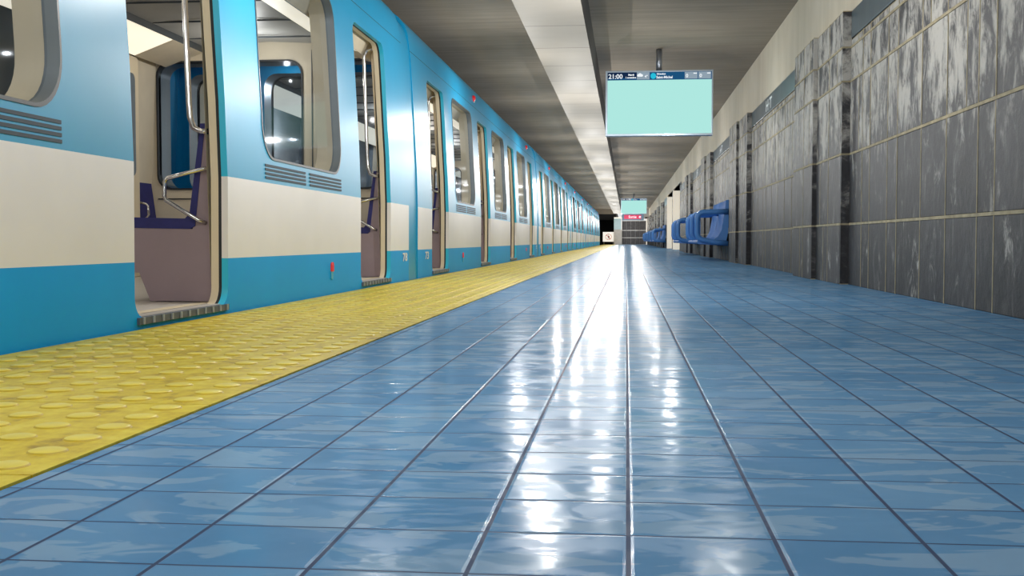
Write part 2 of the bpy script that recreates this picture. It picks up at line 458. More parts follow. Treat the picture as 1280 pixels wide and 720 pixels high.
PER = 7.65
wall = MB(); pil = []; bays = []
y = 9.9 - PER
near_cuts = [y + 2.55, 5.2, 5.47, 6.07, 6.36, 6.97, 7.55, 8.2, 8.5, 9.1, 9.39, 9.9]
OPEN = [(40.8, 47.0), (47.6, 53.7)]
kk = 0
while y < YEND:
    a0, a1, b1, n1 = y, y + 1.27, y + 2.48, (57.6 if kk == 6 else y + PER)
    in_exit = any(a0 < o1 and b1 > o0 for o0, o1 in OPEN)
    if not in_exit:
        pm = MB()
        tiles(pm, 1.835, a0 + .02, a1, ROWS, [a0 + .02, a0 + .62, a1]); face_tiles(pm, a0, 1.835, 1.93, ROWS)
        tiles(pm, 1.795, a1 + .02, b1, ROWS, [a1 + .02, a1 + .55, b1]); face_tiles(pm, a1, 1.795, 1.86, ROWS)
        pil.append(pm)
    c0, c1 = b1, min(n1, YEND)
    segs = [(c0, c1)] if not in_exit else [(a0, c1)]
    for o0, o1 in OPEN:
        nx = []
        for s0, s1 in segs:
            if s0 < o1 and s1 > o0:
                if s0 < o0: nx.append((s0, o0))
                if s1 > o1: nx.append((o1, s1))
            else: nx.append((s0, s1))
        segs = nx
    for s0, s1 in segs:
        if s1 - s0 < .05: continue
        tiles(wall, XW, s0, s1, ROWS[:4] + [2.03, 2.095], near_cuts if kk == 0 else None)
    if segs and not in_exit: bays.append((c0, c1, kk))
    else:
        for s0, s1 in segs: wall.box(XW + .006, 2.2, s0, s1, 2.095, 2.44, 'band')
    y = n1; kk += 1
tiles(wall, XW, Y0, 9.9 - PER, ROWS)
struct(wall.build('wall_right', fix=False))
for i, pm in enumerate(pil): struct(pm.build('trim_%d' % (i + 1), fix=False))
# exit openings: white reveals
mb = MB()
for o0, o1 in OPEN:
    mb.box(1.91, 4.0, o1 - .02, o1 + .03, 0, 2.44, 'white_jamb_glow')
    mb.box(1.95, 4.0, o0 - .05, o0, 0, 2.44, 'white_jamb_glow')
    mb.box(1.95, 4.0, o0, o1 - .02, 2.44, 2.5, 'cream'); mb.box(3.9, 4.0, o0, o1, 0, 2.44, 'cream')
    mb.box(2.3, 4.0, o0, o1, -.2, -0.001, 'car_floor')
struct(mb.build('wall_exit_passage', fix=False))

# end of the station
mb = MB()
zr = [0, .62, 1.27, 2.13]
mb.box(-.39, 1.95, YEND + .05, YEND + .3, 0, 2.13, 'lamp_white')
for r in range(3):
    for c in range(6):
        x0 = -.39 + c * .39
        mb.box(x0 + .006, x0 + .384, YEND, YEND + .06, zr[r] + .03, zr[r + 1] - .03, 'slate_dark')
struct(mb.build('wall_end', fix=False))
mb = MB(); mb.box(-.42, 1.52, YEND - .12, YEND + .3, 2.13, 2.9, 'lintel_blue'); mb.box(-.42, 1.52, YEND - .14, YEND - .1, 2.09, 2.15, 'lamp_white'); struct(mb.build('trim_end_lintel'))
mb = MB(); mb.box(1.5, 2.3, YEND - .1, YEND + .3, 2.3, HC, 'end_grey'); mb.box(-1.1, 1.6, YEND, YEND + .3, 2.9, HC, 'ceiling'); struct(mb.build('wall_end_upper'))
mb = MB(); mb.box(1.72, 2.0, YEND - .5, YEND, 0, 2.3, 'white_jamb_glow', .01); struct(mb.build('wall_end_post'))
mb = MB(); mb.box(-1.1, -.39, YEND - .6, YEND + .3, 0, 1.34, 'end_grey'); mb.box(-1.1, -.46, YEND - .6, YEND + .3, 1.34, 2.3, 'teal_panel')
mb.box(-.46, -.39, YEND - .62, YEND + .3, 1.3, 2.3, 'lamp_white'); mb.box(-1.1, -.39, YEND - .6, YEND + .3, 2.3, 2.42, 'white_jamb_glow'); struct(mb.build('wall_end_pier'))
mb = MB(); mb.box(-5.5, -1.1, YEND, YEND + .3, 2.72, HC, 'ceiling'); mb.box(-1.1, -.9, YEND + .3, 135, -1.2, 3.0, 'tunnel'); mb.box(-5.5, -.9, YEND + .3, 135, 2.8, 3.0, 'tunnel')
mb.box(-5.5, -.9, 134.8, 135, -1.2, 3.0, 'black'); struct(mb.build('wall_tunnel'))

# ------------------------------------------------------------------ metro car (origin = car centre on the platform side datum)
PROF = [(-.55, -2.062), (0, -2.055), (.7, -2.05), (1.1, -2.061), (1.42, -2.078), (1.8, -2.097), (2.1, -2.115), (2.23, -2.125), (2.42, -2.15),
        (2.5, -2.18), (2.57, -2.235), (2.63, -2.31), (2.68, -2.42), (2.72, -2.6)]
def PX(z):
    for (z0, x0), (z1, x1) in zip(PROF, PROF[1:]):
        if z <= z1: return x0 + (x1 - x0) * max(0, (z - z0)) / (z1 - z0)
    return PROF[-1][1]
CX = -3.3                       # car centre line
DOORS = [-6.045, -2.015, 2.015, 6.045]
WINS = [-4.03, 0.0, 4.03]
CL = 7.42
DW = 0.555
def door_wide(c): return rrect(c - DW - .26, c + DW + .26, 0.056, 2.105, .10, .005)
def door_loop(c, g=0.0): return rrect(c - DW - g, c + DW + g, 0.05, 2.08 + g, .10, .09)
def win_loop(c, g=0.0): return rrect(c - .87 - g, c + .87 + g, .86 - g, 2.10 + g, .16 + g, .20 + g, 8)
def ring(mb, lp0, d0, lp1, d1, m, split=False, smooth=True):
    n = len(lp0); k = len(mb.v)
    mb.v += [(PX(z) - d0, u, z) for u, z in lp0] + [(PX(z) - d1, u, z) for u, z in lp1]
    for i in range(n):
        j = (i + 1) % n
        mm = m
        if split:
            zc = (lp0[i][1] + lp0[j][1]) / 2; mm = 'white_paint' if .288 < zc < .71 else 'lip_paint'
        mb.face((k + i, k + j, k + n + j, k + n + i), mm, smooth)
def densify(lp, zs):
    out = []
    n = len(lp)
    for i in range(n):
        a, b = lp[i], lp[(i + 1) % n]; out.append(a)
        cut = sorted([(z - a[1]) / (b[1] - a[1]) for z in zs if abs(b[1] - a[1]) > 1e-6 and 0.001 < (z - a[1]) / (b[1] - a[1]) < .999])
        out += [(a[0] + (b[0] - a[0]) * t, a[1] + (b[1] - a[1]) * t) for t in cut]
    return out
ZL = [z for z, _ in PROF]
LEV = sorted(set([-.55, 0, .288, .70, .71, .9, 1.1, 1.25, 1.42, 1.6, 1.8, 1.95, 2.1, 2.235, 2.241, 2.33, 2.42, 2.46, 2.5, 2.54, 2.57, 2.6, 2.63, 2.655, 2.68, 2.7, 2.72]))

def make_car():
    root = empty('metro_car')
    # --- outer shell
    mb = MB()
    dl = [densify(door_loop(c), LEV) for c in DOORS]; wl = [densify(win_loop(c), LEV) for c in WINS]
    V, Fc = holed(-CL, CL, LEV, dl + wl)
    k = len(mb.v); mb.v += [(PX(z), u, z) for u, z in V]
    for f in Fc:
        zc = sum(V[i][1] for i in f) / len(f)
        m = 'white_paint' if .288 < zc < .71 else ('lower_blue_lifted' if zc < .29 else 'blue_paint')
        uc = sum(V[i][0] for i in f) / len(f)
        if 2.235 < zc < 2.241: m = 'rubber'
        mb.face([k + i for i in f], m, True)
    for lp in dl:
        l2 = [(u * 1.0, z) for u, z in lp]
        ring(mb, lp, 0, l2, .034, 'lip_paint', True)
    # roof, far side, ends
    prof = [(PX(z), z) for z in LEV if z >= 2.72] + [(-3.0, 2.77), (CX, 2.78)]
    half = prof + [(2 * CX - x, z) for x, z in reversed(prof[:-1])]
    far = [(2 * CX - PX(z), z) for z in reversed(LEV)]
    line = half[:-1] + far
    k = len(mb.v)
    for x, z in line: mb.v += [(x, -CL, z), (x, CL, z)]
    for i in range(len(line) - 1):
        zc = (line[i][1] + line[i + 1][1]) / 2
        if line[i][0] < CX and .86 < zc < 2.10: continue      # far side between the waist and cantrail is lined separately
        mb.face((k + 2 * i, k + 2 * i + 1, k + 2 * i + 3, k + 2 * i + 2), 'white_paint' if (.288 < zc < .71 and line[i][0] < CX) else 'blue_paint', True)
    # ends: blue wall with three rounded window holes each
    ew = [(-4.38, -3.78), (-3.60, -3.00), (-2.84, -2.26)]
    elps = [rrect(a, b, .87, 2.04, .13, .13) for a, b in ew]
    outer = [(PX(z), z) for z in LEV] + half[1:-1] + far
    ex, ez = [], []
    verts = [Vector(p) for p in outer]; edges = [(i, (i + 1) % len(outer)) for i in range(len(outer))]
    for lp in elps:
        q = len(verts); verts += [Vector(p) for p in lp]; edges += [(q + i, q + (i + 1) % len(lp)) for i in range(len(lp))]
    r = delaunay_2d_cdt(verts, edges, [], 0, 1e-6)
    EV = [tuple(v) for v in r[0]]
    for s in (-1, 1):
        k = len(mb.v); mb.v += [(x, s * CL, z) for x, z in EV]
        for f in r[2]:
            c = (sum(EV[i][0] for i in f) / 3, sum(EV[i][1] for i in f) / 3)
            if any(inside(c, lp) for lp in elps) or not inside(c, outer): continue
            mb.face([k + i for i in f], 'blue_paint')
        for lp in elps:
            n = len(lp); k = len(mb.v)
            mb.v += [(x, s * CL, z) for x, z in lp] + [(x, s * (CL - .27), z) for x, z in lp]
            for i in range(n): j = (i + 1) % n; mb.face((k + i, k + j, k + n + j, k + n + i), 'window_rim', True)
    shell = mb.build('body_shell', root, fix=False)
    # --- underframe
    mb = MB(); mb.box(2 * CX + 2.2, -2.2, -CL + .1, CL - .1, -1.0, -.3, 'grime_metal'); mb.box(2 * CX + 2.06, -2.06, -CL + .02, CL - .02, -.3, 0.0, 'grime_metal'); mb.build('underframe', root)
    # --- lining
    mb = MB(); T = .17
    lev2 = [.055, .3, .6, .9, 1.1, 1.42, 1.8, 2.0, 2.10, 2.16]
    dl2 = [densify(door_wide(c), lev2) for c in DOORS]; wl2 = [densify(win_loop(c), lev2) for c in WINS]
    dl2 = [[(u, max(z, .056)) for u, z in lp] for lp in dl2]
    V, Fc = holed(-7.12, 7.12, lev2, dl2 + wl2)
    k = len(mb.v); mb.v += [(PX(z) - T, u, z) for u, z in V]
    for f in Fc: mb.face([k + i for i in f], 'beige_wall')
    for c in DOORS:
        ring(mb, door_loop(c), .09, door_wide(c), .09, 'beige')
        lp = densify(door_wide(c), ZL); ring(mb, lp, .09, lp, T, 'beige')
    for lp in wl2: ring(mb, lp, .055, lp, T, 'beige')
    # far wall with window holes
    V, Fc = holed(-7.12, 7.12, lev2, [densify(win_loop(c), lev2) for c in WINS])
    k = len(mb.v); mb.v += [(2 * CX - PX(z) + .10, u, z) for u, z in V]
    for f in Fc: mb.face([k + i for i in f], 'beige_wall')
    # end walls inside
    verts = [Vector(p) for p in [(2 * CX + 2.1, .055), (-2.2, .055), (-2.2, 2.3), (2 * CX + 2.1, 2.3)]]; edges = [(0, 1), (1, 2), (2, 3), (3, 0)]
    for lp in elps:
        q = len(verts); verts += [Vector(p) for p in lp]; edges += [(q + i, q + (i + 1) % len(lp)) for i in range(len(lp))]
    r = delaunay_2d_cdt(verts, edges, [], 0, 1e-6); EV = [tuple(v) for v in r[0]]
    for s in (-1, 1):
        k = len(mb.v); mb.v += [(x, s * 7.14, z) for x, z in EV]
        for f in r[2]:
            c = (sum(EV[i][0] for i in f) / 3, sum(EV[i][1] for i in f) / 3)
            if any(inside(c, lp) for lp in elps): continue
            mb.face([k + i for i in f], 'beige_wall')
        mb.box(2 * CX + 2.21, -2.21, min(s * 7.13, s * 7.138), max(s * 7.13, s * 7.138), .765, .775, 'rubber')
        for xx in (-3.70, -2.90): mb.box(xx - .004, xx + .004, min(s * 7.13, s * 7.138), max(s * 7.13, s * 7.138), .06, 2.14, 'dark_rim')
    mb.build('interior_lining', root, fix=False)
    # --- ceiling: flat centre, slanted coves with light panels stopping short of the ends
    mb = MB()
    def cove(xa, za, xb, zb, y0, y1, m):
        mb.quad((xa, y0, za), (xb, y0, zb), (xb, y1, zb), (xa, y1, za), m)
        mb.quad((2 * CX - xa, y0, za), (2 * CX - xb, y0, zb), (2 * CX - xb, y1, zb), (2 * CX - xa, y1, za), m)
    cove(-2.66, 2.19, CX, 2.22, -7.13, 7.13, 'car_ceiling')
    for a, b in ((-7.13, -6.45), (6.45, 7.13)): cove(-2.30, 2.00, -2.66, 2.13, a, b, 'beige_wall')
    cove(-2.66, 2.13, -2.66, 2.19, -7.13, 7.13, 'dark_rim')
    cove(-2.20, 2.16, -2.30, 2.00, -7.13, 7.13, 'beige_wall')
    for yy in [i * .75 for i in range(-9, 10)]:
        mb.box(2 * CX + 2.67, -2.67, yy - .004, yy + .004, 2.186, 2.2, 'dark_rim')
    mb.build('interior_ceiling', root, fix=False)
    for s in (0, 1):
        mb = MB(); xa, xb = (-2.305, -2.655) if s == 0 else (2 * CX + 2.305, 2 * CX + 2.655)
        mb.quad((xa, -6.45, 2.0), (xb, -6.45, 2.13), (xb, 6.45, 2.13), (xa, 6.45, 2.0), 'light_cover')
        o = mb.build('light_panel', root, fix=False)
    mb = MB(); mb.box(2 * CX + 2.1, -2.075, -7.14, 7.14, .0, .055, 'car_floor'); mb.build('car_floor', root)
    # --- windows
    for c in WINS:
        mb = MB(); lp = densify(win_loop(c), ZL); lo = densify(win_loop(c, .014), ZL)
        n = min(len(lp), len(lo))
        lo = [(c + (u - c) * (1 + .014 / .87), 1.48 + (z - 1.48) * (1 + .014 / .62)) for u, z in lp]
        ring(mb, lo, 0.0, lo, -.004, 'dark_rim'); ring(mb, lo, -.004, lp, -.004, 'dark_rim'); ring(mb, lp, -.004, lp, .056, 'window_rim')
        w = mb.build('window', root, fix=False)
        mb = MB(); lev = [.86, 1.1, 1.42, 1.8, 2.1]
        V, Fc = holed(c - .87, c + .87, lev, []); g = densify(win_loop(c), lev)
        k = len(mb.v); mb.v += [(PX(z) - .045, u, z) for u, z in g]; mb.face([k + i for i in range(len(g))], 'glass')
        mb.build('pane', w, fix=False)
        mb = MB(); g = win_loop(c); x = 0
        ring(mb, lp, 0, lp, 0.0001, 'window_rim')
        mb = MB(); k = 0; mb.v += [(2 * CX - PX(z) + .06, u, z) for u, z in g]; mb.face(list(range(len(g))), 'end_glass')
        w2 = MB(); gg = densify(g, ZL); n = len(gg); w2.v += [(2 * CX - PX(z) - .0, u, z) for u, z in gg] + [(2 * CX - PX(z) + .105, u, z) for u, z in gg]
        for i in range(n): j = (i + 1) % n; w2.face((i, j, n + j, n + i), 'window_rim', True)
        fo = w2.build('window', root, fix=False); mb.build('pane', fo, fix=False)
    for s in (-1, 1):
        for lp in elps:
            w2 = MB(); n = len(lp)
            cx = sum(p[0] for p in lp) / n; cz = sum(p[1] for p in lp) / n
            big = [(cx + (x - cx) * 1.05, cz + (z - cz) * 1.025) for x, z in lp]
            yy = s * 7.125
            w2.v += [(x, yy, z) for x, z in lp] + [(x, yy, z) for x, z in big] + [(x, s * 7.14, z) for x, z in big] + [(x, s * 7.2, z) for x, z in lp]
            for i in range(n):
                j = (i + 1) % n
                w2.face((i, j, n + j, n + i), 'rubber'); w2.face((n + i, n + j, 2 * n + j, 2 * n + i), 'rubber', True); w2.face((i, j, 3 * n + j, 3 * n + i), 'rubber', True)
            fo = w2.build('end_window', root, fix=False)
            mb = MB(); mb.v += [(x, s * 7.19, z) for x, z in lp]; mb.face(list(range(n)), 'end_glass'); mb.build('pane', fo, fix=False)
    # --- doorways
    for c in DOORS:
        lp = densify(door_loop(c), ZL)
        mb = MB(); ring(mb, lp, .05, lp, .09, 'beige'); fr = mb.build('door_frame', root, fix=False)
        mb = MB(); ring(mb, lp, .034, lp, .05, 'rubber'); mb.build('rubber_seal', fr, fix=False)
        mb = MB(); mb.box(-2.075, -2.042, c - DW + .02, c + DW - .02, .022, .052, 'sill')
        for i in range(11):
            yy = c - DW + .05 + i * .1; mb.box(-2.046, -2.036, yy, yy + .014, .024, .0535, 'sill_gap')
        mb.build('door_sill', root)
        # far side: a closed pair of leaves
        for q in (-1, 1):
            mb = MB(); lp2 = rrect(c + min(0, q * (DW - .003)) + (.004 if q > 0 else 0), c + max(0, q * (DW - .003)) - (.004 if q < 0 else 0), .06, 2.0, .04, .03)
            mb.prism(lp2, 'x', 2 * CX + 2.055 + .19, 2 * CX + 2.055 + .215, 'beige')
            lf = mb.build('door_leaf', root)
            mb = MB(); g = rrect(c + (.09 if q > 0 else -DW + .08), c + (DW - .08 if q > 0 else -.09), .95, 1.85, .06, .06)
            mb.prism(g, 'x', 2 * CX + 2.055 + .216, 2 * CX + 2.055 + .22, 'window_rim'); mb.build('pane', lf)
    # --- vents below windows
    for c in WINS:
        for a, b in ((c - .85, c - .04), (c + .05, c + .86)):
            mb = MB()
            for i in range(4):
                z = .733 + i * .0235; mb.box(PX(z) - .01, PX(z) + .003, a, b, z, z + .0135, 'vent')
            mb.build('vent_grille', root)
    # --- lamps
    for yy in (-2.75, 5.5):
        bm = bmesh.new(); bmesh.ops.create_uvsphere(bm, u_segments=14, v_segments=8, radius=.045)
        for v in bm.verts: v.co.x *= .7; v.co += Vector((PX(2.36) + .008, yy, 2.36))
        mb = MB(); mb.add_bm(bm, 'red_lens', True); l = mb.build('roof_lamp', root, fix=False)
        mb = MB(); mb.box(PX(2.34) - .02, PX(2.34) + .014, yy + .03, yy + .075, 2.31, 2.36, 'lamp_white', .004); mb.build('lamp_base', l)
    for yy in (-4.35, 4.62):
        mb = MB(); pts = rrect(yy - .026, yy + .026, .163, .228, .025, .004); mb.prism(pts, 'x', PX(.2) - .005, PX(.2) + .012, 'red_lens', True); l = mb.build('side_marker', root)
        mb = MB(); mb.prism(rrect(yy - .026, yy + .026, .108, .163, .002, .012), 'x', PX(.2) - .005, PX(.2) + .006, 'cyan_lens'); mb.build('marker_base', l)
    # --- seats (near side then mirrored far side)
    spans = [(-7.1, -6.66), (-5.43, -2.63), (-1.40, 1.40), (2.63, 5.43), (6.66, 7.1)]
    for side in (0, 1):
        X = (lambda x: x) if side == 0 else (lambda x: 2 * CX - x - .07)
        for a, b in spans:
            mb = MB()
            body = [(X(-2.225), .06), (X(-2.50), .06), (X(-2.56), .21), (X(-2.73), .21), (X(-2.75), .45), (X(-2.26), .43), (X(-2.225), .82)]
            mb.prism(body, 'y', a + .03, b - .03, 'purple_panel')
            scr = [(X(-2.14), .06), (X(-2.50), .06), (X(-2.56), .21), (X(-2.73), .21), (X(-2.75), .455), (X(-2.265), .44), (X(-2.20), .98), (X(-2.14), .98)]
            for e0, e1 in ((a, a + .028), (b - .028, b)): mb.prism(scr, 'y', e0, e1, 'purple_panel')
            st = mb.build('bench_seat', root)
            mb = MB()
            cu = [(X(-2.77), .45), (X(-2.77), .49), (X(-2.74), .505), (X(-2.305), .495), (X(-2.28), .52), (X(-2.215), .99), (X(-2.19), .99), (X(-2.25), .455), (X(-2.28), .44)]
            low = cu[:4] + [(X(-2.28), .52), (X(-2.235), .83), (X(-2.21), .83)] + cu[7:]
            if b - a > 1: mb.prism(low, 'y', a + .05, b - .05, 'navy_cushion'); mb.prism(cu, 'y', a - .004, a + .049, 'navy_cushion'); mb.prism(cu, 'y', b - .049, b + .004, 'navy_cushion')
            else: mb.prism(cu, 'y', a - .004, b + .004, 'navy_cushion')
            mb.build('cushion', st)
            for e, dr in ((a, -1), (b, 1)):
                if abs(e) > 7: continue
                yy = e + dr * .03
                mb = MB(); P = [(-2.17, yy - dr * .03, .755), (-2.19, yy, .752), (-2.385, yy, .705), (-2.4, yy, .69), (-2.405, yy, .61), (-2.395, yy, .59), (-2.22, yy, .485), (-2.19, yy - dr * .03, .47)]
                mb.tube([(X(p[0]), p[1], p[2]) for p in P], .011, 'chrome', 8); mb.build('arm_rail', st, fix=False)
                mb = MB(); P = [(-2.16, yy, 2.04), (-2.22, yy, 2.05), (-2.27, yy, 2.03), (-2.29, yy, 1.98), (-2.28, yy, 1.6), (-2.265, yy, 1.1), (-2.26, yy, 1.02), (-2.24, yy, .965), (-2.2, yy, .945), (-2.16, yy, .945)]
                mb.tube([(X(p[0]), p[1], p[2]) for p in P], .015, 'chrome', 10); mb.build('grab_pole', root, fix=False)
    return root
def number(root, txt, yy):
    mb = MB(); text_into(mb, txt, .105, (PX(.2) + .005, yy, .19), (0, 1, 0), (0, 0, 1), 'number_white', 'CENTER', 2.1, .003)
    return mb.build('car_number', root, fix=False)

car0 = make_car()
C0, PITCH = 3.055, 15.3
car_labels = ['blue and white metro car nearest the viewer, two open doorways with benches visible inside',
              'second blue and white metro car from the viewer, just past the first coupling gap',
              'third blue and white metro car from the viewer, doorways seen almost edge on',
              'fourth blue and white metro car from the viewer, in the middle of the far half',
              'fifth blue and white metro car from the viewer, next to last before the tunnel',
              'sixth and farthest blue and white metro car, its end beside the dark tunnel mouth']
cars = []
for i in range(6):
    c = car0 if i == 0 else copy_tree(car0)
    c.location = (0, C0 + i * PITCH, 0); tag(c, car_labels[i], 'train car', 'metro cars coupled along the platform'); cars.append(c)
for i, (a, b) in enumerate([(None, '78'), ('73', '73'), ('78', '78'), ('73', '73'), ('78', '78'), ('73', None)]):
    if a: number(cars[i], a, -6.92)
    if b: number(cars[i], b, 7.22)
# blue coupling fairings between the cars (each belongs to the car before it)
for i in range(5):
    mb = MB(); pts = []
    for z in LEV:
        pts.append((PX(z) - .010 - max(0, z - 2.3) * .06, z - max(0, z - 2.3) * .1))
    pts += [(-3.0, 2.74), (CX, 2.74)]
    pts = pts + [(2 * CX - x, z) for x, z in reversed(pts[:-1])]
    k = len(mb.v); n = len(pts)
    for x, z in pts: mb.v += [(x, CL, z), (x, PITCH - CL, z)]
    for j in range(n - 1): mb.face((k + 2 * j, k + 2 * j + 1, k + 2 * j + 3, k + 2 * j + 2), 'blue_paint', True)
    mb.build('coupling_fairing', cars[i], fix=False)

# ------------------------------------------------------------------ information screens
def make_screen():
    root = empty('information_screen')
    W, Hh, D = 1.53, .93, .16
    mb = MB(); lo = rrect(-W / 2, W / 2, 0, Hh, .012, .012, 2)
    mb.box(-W / 2, W / 2, .006, D, 0, Hh, 'screen_frame', .008)
    b = .028
    for q in ((-W / 2, W / 2, 0, b), (-W / 2, W / 2, Hh - b * .8, Hh), (-W / 2, -W / 2 + b, b, Hh - b * .8), (W / 2 - b * .7, W / 2, b, Hh - b * .8)):
        mb.box(q[0], q[1], -.006, .008, q[2], q[3], 'screen_frame', .002)
    mb.build('housing', root)
    x0, x1, z0, z1 = -W / 2 + b, W / 2 - b * .7, b, Hh - b * .8
    zh = z1 - .112
    mb = MB(); mb.quad((x0, .004, z0), (x1, .004, z0), (x1, .004, zh), (x0, .004, zh), 'screen'); dp = mb.build('display', root, fix=False)
    mb = MB()
    def R(a, b2, za, zb, m, yy=.003): mb.quad((a, yy, za), (b2, yy, za), (b2, yy, zb), (a, yy, zb), m)
    R(x0, x1, zh, z1, 'hdr_navy', .0038); R(x0, x0 + .42, zh + .03, z1, 'hdr_dark', .0034)
    w = x1 - x0
    R(x0 + .283 * w, x0 + .405 * w, zh + .008, z1, 'hdr_grey'); R(x0 + .742 * w, x0 + .865 * w, zh + .01, z1 - .004, 'hdr_grey'); R(x0 + .873 * w, x0 + .992 * w, zh + .01, z1 - .004, 'hdr_grey')
    T = lambda s, size, x, z, sx=1.0, m='hdr_white', al='LEFT', b=.0015: text_into(mb, s, size, (x, .001, z), (1, 0, 0), (0, 0, 1), m, al, sx, b)
    T('21:00', .092, x0 + .012, zh + .024, 1.0)
    T('Mardi', .036, x0 + .2 * w, zh + .064); T('1 novembre', .034, x0 + .172 * w, zh + .026, .92)
    # cloud
    for dx, dz, r in ((.0, .0, .018), (.024, .008, .024), (.05, .0, .018)):
        k = len(mb.v); n = 14; mb.v += [(x0 + .297 * w + dx + r * math.cos(2 * PI * i / n), .0015, zh + .066 + dz + r * math.sin(2 * PI * i / n)) for i in range(n)]; mb.face(list(range(k, k + n)), 'hdr_white')
    R(x0 + .297 * w, x0 + .297 * w + .05, zh + .048, zh + .062, 'hdr_white', .0015)
    T('4°', .05, x0 + .358 * w, zh + .034)
    k = len(mb.v); n = 24; mb.v += [(x0 + .441 * w + .04 * math.cos(2 * PI * i / n), .0015, zh + .056 + .042 * math.sin(2 * PI * i / n)) for i in range(n)]; mb.face(list(range(k, k + n)), 'hdr_cyan')
    T('Direction', .032, x0 + .475 * w, zh + .074); T('Saint-Michel', .05, x0 + .47 * w, zh + .02, .95)
    T('0', .07, x0 + .752 * w, zh + .03); T('0', .07, x0 + .883 * w, zh + .03)
    R(x0 + .825 * w, x0 + .858 * w, zh + .08, zh + .094, 'hdr_white', .0015); R(x0 + .955 * w, x0 + .988 * w, zh + .08, zh + .094, 'hdr_white', .0015)
    mb.build('header_bar', dp, fix=False)
    mb = MB(); mb.tube([(.0, .08, Hh - .01), (.0, .08, 1.25)], .042, 'steel_dark', 16); mb.build('ceiling_rod', root, fix=False)
    return root
s0 = make_screen(); s0.location = (.457, 16.3, 1.885)
tag(s0, 'turquoise information screen nearest the viewer, hanging from the ceiling on a steel rod', 'screen', 'hanging information screens')
s1 = copy_tree(s0); s1.location = (.43, 67, 1.95)
tag(s1, 'small distant turquoise information screen hanging above the red sign at the platform end', 'screen', 'hanging information screens')

# ------------------------------------------------------------------ benches
def make_bench():
    root = empty('platform_bench')
    L = 3.1
    # back and seat shell: profile (x from wall, z) swept along y with raised ribs
    prof = [(-.02, .87), (-.05, .86), (-.085, .55), (-.13, .30), (-.19, .17), (-.28, .115), (-.40, .11), (-.52, .13), (-.585, .12), (-.6, .08), (-.585, .05), (-.5, .045), (-.3, .03), (-.16, .03), (-.06, .1), (-.02, .3)]
    for sidx in range(2):
        mb = MB(); y0 = .03 + sidx * 1.55; n = 49; rings = []
        for i in range(n):
            u = i / (n - 1); yy = y0 + u * 1.49
            rib = .018 * max(0, math.cos(u * 2 * PI * 7)) ** 1.5
            dish = .02 * math.sin(PI * u)
            k = len(mb.v); rings.append(k)
            for j, (x, z) in enumerate(prof):
                o = (rib - dish * .5) if 1 <= j <= 5 else 0
                dz = o if j >= 4 else 0; dx = -o if j < 6 else 0
                mb.v.append((x + dx, yy, z + dz))
        m = len(prof)
        for i in range(n - 1):
            for j in range(m): j2 = (j + 1) % m; mb.face((rings[i] + j, rings[i + 1] + j, rings[i + 1] + j2, rings[i] + j2), 'bench_shell', True)
        mb.face([rings[0] + j for j in range(m)], 'bench_blue'); mb.face([rings[-1] + j for j in reversed(range(m))], 'bench_blue')
        mb.build('seat_shell', root)
    for yy in (0.0, 1.55, 3.1):
        mb = MB(); r = .05
        P = []
        def arc(cx, cz, rr, a0, a1):
            for i in range(6):
                a = math.radians(a0 + (a1 - a0) * i / 5); P.append((cx + rr * math.cos(a), yy, cz + rr * math.sin(a)))
        P.append((-.03, yy, .06)); P.append((-.25, yy, .08)); arc(-.46, .26, .14, 265, 180); P.append((-.6, yy, .4)); arc(-.47, .51, .13, 180, 95); P.append((-.25, yy, .645)); P.append((-.03, yy, .65))
        mb.tube(P, r, 'bench_blue', 12); mb.build('side_frame', root, fix=False)
    mb = MB(); mb.box(-.03, 0.0, 0, 3.1, .25, .35, 'steel_dark'); mb.build('wall_rail', root)
    return root
bench_labels = {2: 'nearest blue moulded plastic bench on the slate wall, its looped side frame fully visible',
                3: 'second blue moulded bench on the slate wall, half hidden behind the nearest bench',
                6: 'blue moulded bench just past the white exit reveals, first of the far benches',
                7: 'second blue bench past the white exit reveals on the slate wall',
                8: 'third blue bench past the white exit reveals on the slate wall',
                9: 'fourth blue bench past the white exit reveals on the slate wall',
                10: 'farthest blue bench on the slate wall, beside the pale post at the platform end'}
b0 = make_bench(); first = True
for c0, c1, k in sorted(bays + [(53.45, 57.6, 6)], key=lambda q: q[2]):
    if k in bench_labels:
        b = b0 if first else copy_tree(b0); first = False
        yb = c0 + 1.05
        b.location = (XW - .0, yb, .265); tag(b, bench_labels[k], 'bench', 'blue platform benches on the slate wall')

# ------------------------------------------------------------------ station name bands above the bays
band_words = ['nearest the viewer, at the upper right', 'second from the viewer, white letters showing', 'above the nearest blue bench', 'above the second blue bench', 'just before the white exit reveals']
for c0, c1, k in bays:
    mb = MB(); mb.box(XW, 1.96, c0 + .004, c1 - .004, 2.108, 2.335, 'band', .004)
    o = mb.build('name_band')
    mb = MB(); mb.box(XW + .004, 1.96, c0 + .004, c1 - .004, 2.096, 2.107, 'black'); mb.build('shadow_gap', o)
    if k >= 1:
        mb = MB(); text_into(mb, 'H·T', .2, (XW - .003, c0 + 3.1, 2.15), (0, -1, 0), (0, 0, 1), 'number_white', 'CENTER', 2.0, .006); mb.build('lettering', o, fix=False)
    if k < 5: lab = 'blue-grey name band on the slate wall, ' + band_words[k]
    elif k == 6: lab = 'blue-grey station name band above the first bench past the exit reveals'
    elif k == 7: lab = 'blue-grey station name band above the second bench past the exit reveals'
    elif k == 8: lab = 'blue-grey station name band above the third bench past the exit reveals'
    elif k == 9: lab = 'blue-grey station name band above the fourth bench past the exit reveals'
    else: lab = 'blue-grey station name band above the farthest bench'
    tag(o, lab, 'sign', 'station name bands on the slate wall')

